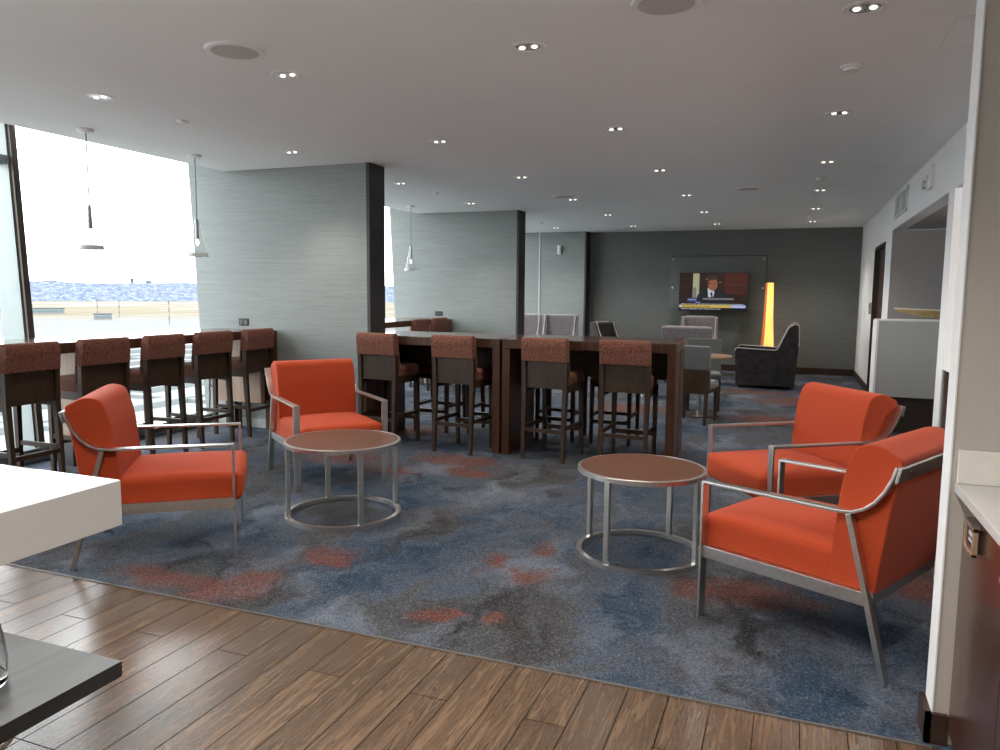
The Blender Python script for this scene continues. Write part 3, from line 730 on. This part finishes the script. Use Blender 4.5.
# ------------------------------------------------------------------ television wall
t = thing('wall_glass_panel', 'large clear glass panel mounted on the dark far wall behind the television', 'glass panel', (-1.45, BACK-.06, .35))
b = MB(); b.box(-.92, .93, -.006, .006, .0, 1.93); b.build('pane', 'tvglass', t)
for x in (-.86, .87):
    for zz in (.06, 1.30, 1.87):
        b = MB(); b.lathe([(0, -.05), (.018, -.05), (.018, .012), (0, .012)], 14)
        for i, v in enumerate(b.v): b.v[i] = (x+v[0], -v[2], zz+v[1])
        b.build('standoff', 'chrome', t)
b = MB(); b.box(-.92, .93, -.008, .008, 1.925, 1.935); b.box(.925, .935, -.008, .008, 0, 1.93); b.build('edge', plain('dark_glass_edge', (.03, .04, .04), .2), t)
t = thing('television', 'black wall television showing a man in a dark suit above a news ticker', 'television', (-1.49, 15.36, 1.19), R(-1))
b = MB(); b.box(-.66, .66, 0, .055, 0, .755); b.build('housing', 'black', t, bevel=.004)
b = MB(); b.box(-.08, .08, .05, .19, .25, .5); b.build('bracket', 'black', t)
pm = [emis('screen_brown', (.024, .010, .007)), emis('screen_maroon', (.07, .014, .008)), emis('screen_column', (.42, .43, .26)), emis('screen_suit', (.012, .014, .02)), emis('screen_skin', (.30, .115, .065)),
      emis('screen_hair', (.05, .028, .018)), emis('screen_shirt', (.55, .6, .68)), emis('screen_blue', (.05, .09, .30)), emis('screen_gold', (.62, .46, .10)), emis('screen_black', (.006, .006, .01)), emis('screen_text', (.55, .57, .62)), emis('screen_grey', (.20, .20, .20)), emis('screen_pale_blue', (.40, .48, .85)), emis('screen_table', (.045, .014, .009)), emis('screen_shade', (.075, .026, .016))]
b = MB(); depth = [0]
def poly(pts, mi):
    depth[0] += 1; y = -.001-.00025*depth[0]
    b.add([(-.645+p[0]*1.29, y, .015+p[1]*.725) for p in pts], [tuple(range(len(pts)))], mi)
def rect(x0, x1, y0, y1, mi): poly([(x0, y0), (x1, y0), (x1, y1), (x0, y1)], mi)
def ell(cx, cy, rx, ry, mi, n=18): poly([(cx+rx*math.cos(2*math.pi*k/n), cy+ry*math.sin(2*math.pi*k/n)) for k in range(n)], mi)
rect(0, 1, 0, 1, 0); rect(.30, .66, .2, 1, 0); rect(.66, 1, .45, 1, 1); poly([(.64, .68), (1, .46), (1, .62), (.70, .72)], 13); rect(.68, .98, .66, .72, 14)
rect(.195, .29, .35, 1, 2); rect(.20, .25, .36, .62, 11); rect(.02, .16, .62, .68, 13)
poly([(.24, .2), (.27, .42), (.38, .58), (.44, .62), (.56, .58), (.68, .50), (.74, .2)], 3)
poly([(.415, .60), (.43, .36), (.50, .36), (.52, .50), (.49, .56)], 6); poly([(.455, .48), (.475, .36), (.495, .36), (.488, .50)], 3)
ell(.488, .70, .072, .17, 4); poly([(.40, .70), (.395, .84), (.43, .92), (.50, .935), (.555, .90), (.565, .80), (.54, .83), (.47, .82), (.43, .78), (.43, .70)], 5)
rect(.455, .49, .725, .745, 5); rect(.515, .545, .725, .745, 5); ell(.45, .73, .018, .008, 3); poly([(.50, .72), (.52, .66), (.50, .65)], 14); rect(.485, .53, .605, .618, 14); ell(.418, .70, .014, .04, 14)
ell(.40, .84, .018, .02, 4); ell(.60, .76, .025, .015, 4)
rect(.35, .80, .29, .335, 11); rect(.12, .26, .24, .33, 7); rect(.24, .32, .20, .24, 7)
rect(0, 1, 0, .19, 9); rect(0, .77, .075, .15, 8); rect(.77, .98, .075, .15, 12); ell(.015, .112, .02, .04, 10)
def textline(x0, x1, y, h, mi):
    x = x0
    while x < x1:
        w_ = random.uniform(.008, .02); rect(x, min(x+w_, x1), y, y+h, mi); x += w_+random.choice((.004, .004, .012))
textline(.03, .95, .163, .018, 10); textline(.03, .62, .03, .02, 10); textline(.05, .46, .10, .022, 13); textline(.80, .96, .10, .02, 10); textline(.14, .25, .28, .02, 10); textline(.25, .31, .21, .015, 10)
b.build('screen', pm, t)
b = MB(); b.tube([(-.42, .06, -.01), (-.36, .10, -.10), (-.24, .12, -.155), (-.10, .12, -.155), (.04, .12, -.12), (.12, .1, -.02)], .006, 6); b.build('cable', 'black', t)

# floor lamp
t = thing('floor_lamp', 'tall slim amber glowing floor lamp beside the black velvet armchair', 'floor lamp', (-.44, 15.05, .004), R(12))
b = MB(); b.box(-.13, .13, -.13, .13, 0, .03); b.build('base', 'black', t, bevel=.004)
zz = [.03, .35, .7, 1.1, 1.45, 1.74]; hw = [.115, .112, .095, .075, .068, .062]
for nm, mt, s in (('lamp_shade', 'amber', 1), ('shade_side', 'amber_side', -1)):
    b = MB(); vs = []; fs = []
    for z_, h in zip(zz, hw):
        k = -.68*h
        if s > 0: vs += [(k, -h, z_), (h, -h, z_), (h, h, z_), (k, h, z_)]
        else: vs += [(-h, -h*.9, z_), (k-.004, -h*.9, z_), (k-.004, h*.9, z_), (-h, h*.9, z_)]
    for i in range(len(zz)-1):
        for j in range(4): fs.append((4*i+j, 4*i+(j+1) % 4, 4*i+4+(j+1) % 4, 4*i+4+j))
    fs += [(3, 2, 1, 0), (20, 21, 22, 23)]
    b.add(vs, fs); b.build(nm, mt, t, bevel=.004)

# ------------------------------------------------------------------ lounge furniture at the far end
def edge_tube(pts, r=.009): 
    b = MB(); b.tube(pts, r, 6); return b
def make_club(mat='darkvelvet', W=.80):
    """high-back club chair, faces -y, centre on the floor"""
    t = thing('lounge_chair', '', 'armchair'); h = W/2
    side = rounded([(-.46, .05), (-.485, .62), (-.46, .655), (.16, .63), (.32, 1.00), (.41, 1.055), (.47, 1.03), (.485, .80), (.44, .05)], [.01, .05, .03, .05, .12, .04, .04, .1, .01], 3)
    for s in (-1, 1):
        x0, x1 = sorted((s*h, s*(h-.13)))
        b = MB(); b.prism(side, x0, x1); o = b.build('armrest', mat, t, bevel=.012, smooth=50)
        q = side[4:-4]; edge_tube([(s*(h-.004), y, z_) for y, z_ in q]).build('piping', 'piping', o)
    b = MB(); b.cushion(-h+.13, h-.13, -.46, .22, .28, .46, .04, .02); b.build('seat_cushion', mat, t, smooth=60)
    b = MB(); b.box(-h+.13, h-.13, -.44, .40, .06, .28); b.build('seat_base', mat, t)
    b = MB(); b.prism(rounded([(.12, .30), (.20, .70), (.33, 1.03), (.45, 1.03), (.44, .30)], .04, 3), -h+.131, h-.131); b.build('backrest', mat, t, bevel=.01, smooth=50)
    for sx in (-1, 1):
        for sy in (-.40, .38):
            b = MB(); b.taper((sx*(h-.07), sy, 0), (.018, .018), (sx*(h-.07), sy, .06), (.025, .025)); b.build('leg', 'kick', t)
    return t
pc = make_club(); place(pc, [False], (-.375, 13.17, .004), R(-90), 'black velvet high-back armchair in side view beside the glowing lamp')
def make_wing(mat, W=.68, H_=1.10, wings=True):
    t = thing('wing_chair', '', 'armchair'); h = W/2
    b = MB(); b.prism(rounded([(.14, .36), (.27, H_-.02), (.33, H_), (.40, H_-.02), (.33, .22), (.20, .22)], [.02, .04, .03, .03, .03, .02], 3), -h+(.07 if wings else 0), h-(.07 if wings else 0))
    bk = b.build('backrest', mat, t, bevel=.02, seg=3, smooth=50)
    edge_tube([(-h+.075, .345, H_-.002), (h-.075, .345, H_-.002)]).build('piping', 'piping', bk)
    edge_tube([(-h+.08, .225, H_-.30), (h-.08, .225, H_-.30)], .006).build('seam', 'piping', bk)
    b = MB(); b.cushion(-h+.05, h-.05, -.36, .20, .27, .45, .04, .03); b.build('seat_cushion', mat, t, smooth=60)
    b = MB(); b.box(-h+.02, h-.02, -.34, .26, .17, .28); b.build('seat_base', mat, t, bevel=.01)
    for s in (-1, 1):
        x0, x1 = sorted((s*h, s*(h-.075)))
        pr_ = [(.28, .22), (-.30, .22), (-.32, .58), (-.05, .61), (.12, .74), (.20, H_-.12), (.24, H_-.01), (.40, H_-.01), (.34, .30)] if wings else [(.24, .22), (-.30, .22), (-.32, .58), (.20, .60)]
        b = MB(); b.prism(rounded(pr_, .04, 3), x0, x1); w = b.build('wing', mat, t, bevel=.012, smooth=50)
        if wings: edge_tube([(s*(h-.037), y, z_) for y, z_ in [(-.322, .58), (-.05, .613), (.11, .74), (.195, H_-.12), (.24, H_-.005)]], .010).build('piping', 'piping', w)
        for sy in (-.30, .24):
            b = MB(); b.taper((s*(h-.06), sy, 0), (.014, .014), (s*(h-.06), sy, .18), (.022, .022)); b.build('leg', 'kick', t)
    return t
pw = make_wing('mauve'); used = [False]; G = 'mauve wing chairs'
place(pw, used, (-4.24, 13.95, .004), R(4), 'pale mauve wing chair facing the room before the far grey wall section', G)
place(pw, used, (-4.97, 13.95, .004), R(6), 'pale mauve wing chair half hidden behind the second partition', G)
place(pw, used, (-1.66, 14.55, .004), R(2), 'mauve wing chair facing the room directly below the television', G)
pw2 = make_wing('mauve', .82, .98, False); place(pw2, [False], (-1.65, 13.2, .004), R(180), 'broad mauve velvet chair seen from behind below the television')
pw3 = make_wing('darkvelvet', .46, 1.0, True); place(pw3, [False], (-3.03, 13.45, .004), R(52), 'small dark velvet chair turned sideways against the dark far wall')

def make_dining():
    t = thing('dining_chair', '', 'chair')
    b = MB(); b.cushion(-.22, .22, -.24, .20, .40, .49, .03, .015); b.build('seat', 'greyupholstery', t, smooth=60)
    b = MB(); b.prism(rounded([(.15, .46), (.20, .92), (.265, .915), (.235, .635), (.20, .63), (.19, .46)], .015, 3), -.225, .225); b.build('backrest', 'greyupholstery', t, bevel=.01, smooth=50)
    b = MB(); b.box(-.20, .20, .195, .232, .36, .64); b.build('back_panel', 'stoolwood', t)
    for s in (-1, 1):
        b = MB(); b.taper((s*.195, .25, 0), (.015, .015), (s*.20, .215, .64), (.022, .022)); b.build('leg', 'stoolwood', t)
        b = MB(); b.taper((s*.19, -.21, 0), (.015, .015), (s*.19, -.20, .41), (.022, .022)); b.build('leg', 'stoolwood', t)
        b = MB(); b.box(s*.19-.01, s*.19+.01, -.2, .2, .36, .41); b.build('seat_rail', 'stoolwood', t)
    return t
pdn = make_dining(); used = [False]; G = 'grey upholstered dining chairs'
place(pdn, used, (-1.045, 9.10, .004), R(170), 'grey dining chair with dark wood back panel just past the bar table end', G)
place(pdn, used, (-1.07, 10.18, .004), R(8), 'grey dining chair facing the room across the small pedestal table', G)
t = thing('pedestal_table', 'small round brown table on a chrome pole between two grey dining chairs', 'table', (-1.05, 9.62, .004))
b = MB(); b.lathe([(0, .725), (.37, .725), (.38, .735), (.38, .75), (.37, .755), (0, .755)], 40); b.build('tabletop', 'supportwood', t)
b = MB(); b.lathe([(0, .02), (.03, .02), (.03, .725), (0, .725)], 20); b.build('pole', 'chrome', t)
b = MB(); b.lathe([(0, 0), (.24, 0), (.24, .012), (.05, .03), (0, .03)], 36); b.build('base', 'kick', t)
t = thing('side_table', 'white open-sided side table glimpsed beneath the bar table', 'side table', (-1.84, 11.15, .004))
b = MB(); b.box(-.2, .2, -.17, .17, .64, .675); b.build('tabletop', 'white_metal', t, bevel=.003)
b = MB(); b.box(-.18, .18, -.16, .16, .34, .37); b.build('shelf', 'white_metal', t)
b = MB(); b.box(-.17, .17, .14, .16, .37, .64); b.build('back_board', 'doorwood', t)
for s in (-1, 1): b = MB(); b.box(min(s*.2, s*.175), max(s*.2, s*.175), -.17, .17, 0, .64); b.build('side_panel', 'white_metal', t)

# ------------------------------------------------------------------ white reception desk in the opening, bowl
t = thing('reception_desk', 'white-fronted half-height desk standing across the wall opening', 'desk', (2.05, 9.42, .004))
b = MB(); b.box(-1.17, 1.40, -.20, .20, .40, 1.235); b.build('front_panel', plain('pale_grey_laminate', (.37, .38, .375), .3, var=.01), t, bevel=.004)
b = MB(); b.box(-1.19, -1.168, -.21, .21, .0, 1.238); b.build('side_panel', 'white_metal', t)
b = MB(); b.box(-1.165, 1.40, -.17, .19, 0, .40); b.build('base', 'kick', t)
b = MB(); b.box(-1.18, 1.40, -.205, .205, 1.235, 1.25); b.build('desktop', 'white_metal', t)
t = thing('boat_bowl', 'long boat-shaped bronze bowl lying on the white desk', 'bowl', (1.60, 9.38, 1.2585))
b = MB(); n = 24; vs = []; fs = []
for i in range(n+1):
    u = -1+2*i/n; wd = .11*(1-abs(u)**2.2)+.002; zt = .10+.02*abs(u)**1.6; zb = .0+.095*abs(u)**1.6
    vs += [(u*.56, -wd, zt), (u*.56, -wd*.55, zb+.012), (u*.56, 0, zb), (u*.56, wd*.55, zb+.012), (u*.56, wd, zt)]
for i in range(n):
    for k in range(4): fs.append((5*i+k, 5*i+5+k, 5*i+6+k, 5*i+1+k))
b.add(vs, fs); o = b.build('bowl_body', 'bronze', t, smooth=60); md = o.modifiers.new('thick', 'SOLIDIFY'); md.thickness = .008
b = MB()
for s in (-1, 1): b.tube([vs[5*i+(0 if s < 0 else 4)] for i in range(n+1)], .006, 6)
b.build('rim', plain('pale_rim', (.6, .55, .45), .4), t)

# fixtures on the white wall
t = thing('air_vent', 'white two-panel air vent high on the white wall', 'vent', (WALL_R, 10.11, 2.6))
b = MB(); b.box(-.006, 0, -.50, .50, -.125, .125); b.build('back_plate', 'line', t)
b = MB()
for (a, c2, z0, z1) in ((-.53, .53, .11, .14), (-.53, .53, -.14, -.11), (-.53, -.49, -.14, .14), (.49, .53, -.14, .14), (-.02, .02, -.14, .14)): b.box(-.018, 0, a, c2, z0, z1)
b.build('frame', 'white_metal', t)
b = MB()
for k in range(9): b.box(-.013, -.004, -.49, .49, -.098+k*.0235, -.090+k*.0235)
b.build('slats', 'white_metal', t)
t = thing('emergency_light', 'white emergency light with a round lamp high on the white wall', 'emergency light', (WALL_R, 8.0, 2.59))
b = MB(); b.box(-.035, .004, -.12, .12, -.10, .11); b.build('housing', 'white_plastic', t, bevel=.008)
b = MB(); b.lathe([(0, 0), (.055, .0), (.062, .06), (0, .07)], 20)
for i, v in enumerate(b.v): b.v[i] = (-.02-v[2]*.8, .07+v[0]*.75, -.05+v[1]*.75)
b.build('lamp_head', 'chrome', t)
b = MB(); b.box(-.06, -.03, -.02, .03, -.02, .02); b.build('lamp_arm', 'white_plastic', t)
t = thing('light_switch', 'small white switch plate on the white wall near the far corner', 'switch', (WALL_R, 14.2, 1.21))
b = MB(); b.box(-.008, 0, -.06, .06, -.06, .06); b.build('plate', 'white_plastic', t, bevel=.002)
b = MB(); b.box(-.014, -.007, -.015, .015, -.03, .03); b.build('rocker', 'white_metal', t)
t = thing('card_reader', 'small grey card reader on the white wall beside the brown door', 'card reader', (WALL_R, 13.15, 1.32))
b = MB(); b.box(-.03, .004, -.06, .06, -.09, .09); b.build('housing', 'line', t, bevel=.004)
b = MB(); b.box(-.034, -.029, -.04, .04, .02, .06); b.build('display', 'black', t)
t = thing('wall_sensor', 'small pale sensor box high on the far grey wall section', 'sensor', (-4.63, P3[0], 2.42))
b = MB(); b.box(-.04, .04, -.05, 0, -.09, .09); b.build('housing', 'white_plastic', t, bevel=.004)
b = MB(); b.box(.0, .035, -.055, -.049, -.08, .08); b.build('lens', 'chrome', t)

# ------------------------------------------------------------------ kitchen corner beside the camera
t = thing('base_cabinet', 'dark mahogany kitchen base cabinet beneath the white worktop', 'cabinet', (.55, 1.0, 0))
b = MB(); b.box(.02, .62, -2.3, 1.768, .10, .868); b.build('carcass', 'cabinet', t)
b = MB(); b.box(.05, .6, -2.3, 1.76, 0, .10); b.build('kick_plate', 'kick', t)
for k, (ya, yb) in enumerate(((1.21, 1.755), (.66, 1.205), (.11, .655), (-.44, .105))):
    b = MB(); b.box(-.004, .02, ya, yb, .06, .862); d = b.build('door', 'cabinet', t, bevel=.002)
    b = MB(); yc = ya+.24 if k else 1.625
    if k == 0:
        ym, zm = 1.56, .782
        b = MB(); b.box(-.030, -.004, ym-.045, ym+.055, .818, .832); b.build('handle', 'steel', d, bevel=.002)
        b = MB(); f_ = .012
        for (a0, a1, z0, z1) in ((-.06, .06, .033, .043), (-.06, .06, -.043, -.033), (-.06, -.05, -.043, .043), (.05, .06, -.043, .043)): b.box(-.028, -.014, ym+a0, ym+a1, zm+z0, zm+z1)
        lh = b.build('label_holder', plain('brass_frame', (.72, .55, .38), .25, .8), d, bevel=.001)
        b = MB(); b.box(-.022, -.004, ym-.05, ym+.05, zm-.034, zm+.034); b.build('label_card', 'black', lh)
        b = MB()
        for (ya_, w_, z_, h_) in ((-.030, .05, .008, .012), (-.022, .036, -.010, .008)):
            x_ = ya_
            while x_ < ya_+w_: b.box(-.0235, -.022, ym+x_, ym+x_+.006, zm+z_, zm+z_+h_); x_ += .0085
        b.build('lettering', plain('grey_lettering', (.45, .45, .47), .5), lh)
    else:
        b = MB(); b.box(-.030, -.004, yb-.10, yb-.02, .78, .795); b.build('handle', 'steel', d, bevel=.002)
b = MB(); b.box(0, .66, -2.3, 1.768, .872, .902)
o = b.build('worktop', 'counter_white', None, bevel=.003); o.location = (.515, 1.0, 0); tag(o, 'white kitchen worktop running along beside the beige wall end', 'worktop')
b = MB(); b.box(.004, .66, 1.752, 1.769, .903, 1.012)
o = b.build('backsplash', 'backsplash', None, bevel=.002); o.location = (.515, 1.0, 0); tag(o, 'low beige backsplash standing on the white worktop against beige wall', 'backsplash')

t = thing('white_counter', 'thick white quartz counter end jutting in beside the side-view orange armchair', 'counter', (-3.0, .6, 0))
b = MB(); b.box(-1.6, 1.03, -1.6, 1.145, .752, .90); b.build('countertop', 'counter_white', t, bevel=.004)
b = MB(); b.box(-1.5, .25, -1.5, .85, 0, .752); b.build('base', 'cabinet', t)
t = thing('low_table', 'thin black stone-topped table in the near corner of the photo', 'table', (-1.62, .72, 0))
b = MB(); b.box(-.42, .38, -.75, .36, .718, .75); b.m = [0, 1, 0, 0, 0, 0]; b.build('tabletop', ['black', 'dark_top'], t)  # greyer top and black sides paint in the window light and edge shade
b = MB(); b.lathe([(0, .01), (.035, .01), (.035, .72), (0, .72)], 20, (-.15, -.35, 0)); b.build('pole', 'black', t)
b = MB(); b.lathe([(0, 0), (.25, 0), (.25, .012), (.04, .03), (0, .03)], 32, (-.15, -.35, 0)); b.build('base', 'black', t)
t = thing('glass_carafe', 'clear glass carafe standing on the black table', 'carafe', (-1.402, .905, .7515))
outer = [(0, 0), (.040, 0), (.044, .008), (.046, .05), (.040, .10), (.026, .16), (.020, .20), (.024, .25)]
inner = [(.021, .25), (.017, .20), (.023, .16), (.036, .10), (.042, .05), (.040, .022), (0, .020)]
b = MB(); b.lathe(outer+inner, 40); b.build('vessel', 'glass', t, smooth=70)
b = MB(); b.lathe([(.0205, .232), (.0255, .232), (.026, .252), (.0205, .252)], 32, closed=True); b.build('lip', 'glass', t)
t = thing('backless_stool', 'round metal stool base peeking out below the black table', 'stool', (-2.55, 1.52, 0))
b = MB(); b.lathe([(0, 0), (.20, 0), (.20, .010), (.06, .035), (0, .04)], 36); b.build('base', 'steel', t)
b = MB(); b.lathe([(0, .03), (.03, .03), (.03, .56), (0, .56)], 20); b.build('pole', 'steel', t)
b = MB(); b.lathe([(0, .56), (.16, .56), (.17, .58), (.17, .61), (.15, .63), (0, .635)], 32); b.build('seat', 'black', t)

# ------------------------------------------------------------------ light
w = bpy.data.worlds.new('overcast_sky'); scene.world = w; w.use_nodes = True
nt = w.node_tree; bg = nt.nodes['Background']
tc = nt.nodes.new('ShaderNodeTexCoord'); sp = nt.nodes.new('ShaderNodeSeparateXYZ'); L(nt, tc.outputs['Generated'], sp.inputs[0])
rp = ramp(nt, sp.outputs[2], [(0, (.96, .98, 1.0)), (.4, (.92, .96, 1.0))])
L(nt, rp.outputs[0], bg.inputs[0]); bg.inputs[1].default_value = 4.2
def lamp(name, kind, loc, energy, color, rot=(0, 0, 0), **kw):
    d = bpy.data.lights.new(name, kind); d.energy = energy; d.color = color
    for k, v in kw.items(): setattr(d, k, v)
    o = bpy.data.objects.new(name, d); col.objects.link(o); o.location = loc; o.rotation_euler = rot; return o
for x, y in spots:
    lamp('downlight_lamp', 'SPOT', (x, y, CEIL-.03), 34, (1, .90, .78), spot_size=R(115), spot_blend=.7, shadow_soft_size=.06)
for (x, y) in ((-2.0, -1.0), (-.3, -1.0), (-.3, 1.2), (-2.0, 1.2)):
    lamp('kitchen_fill_spot', 'SPOT', (x, y, CEIL-.03), 125, (1, .93, .85), spot_size=R(130), spot_blend=.7, shadow_soft_size=.1)  # unseen fill spots behind the camera, added to brighten the near room
for (x, y) in ((2.2, 8.4), (2.2, 5.0)):
    lamp('alcove_fill', 'POINT', (x, y, 2.1), 8 if y > 6 else 45, (1, .95, .9), shadow_soft_size=.15)  # unseen point fills, added to lift the alcoves and the armchair steel

# ------------------------------------------------------------------ camera (26 mm phone lens, slight downward tilt and roll)
p, r, a = R(6.19), R(.512), R(21.24)
fw = Vector((-math.sin(a)*math.cos(p), math.cos(a)*math.cos(p), -math.sin(p))); rt0 = Vector((math.cos(a), math.sin(a), 0)); up0 = rt0.cross(fw)
rt = rt0*math.cos(r)+up0*math.sin(r); up = -rt0*math.sin(r)+up0*math.cos(r)
cd = bpy.data.cameras.new('camera'); cd.sensor_width = 36; cd.lens = 751*36/1000; cd.clip_end = 6000; cd.clip_start = .05
cam = bpy.data.objects.new('camera', cd); col.objects.link(cam)
mw = Matrix((rt, up, -fw)).transposed().to_4x4(); mw.translation = (0, 0, 1.5); cam.matrix_world = mw
scene.camera = cam
scene.view_settings.view_transform = 'Standard'; scene.view_settings.exposure = 1.17; scene.view_settings.gamma = 1.0
scene.cycles.use_denoising = True
scene.cycles.max_bounces = 10; scene.cycles.diffuse_bounces = 5; scene.cycles.transparent_max_bounces = 16
scene.cycles.sample_clamp_indirect = 6
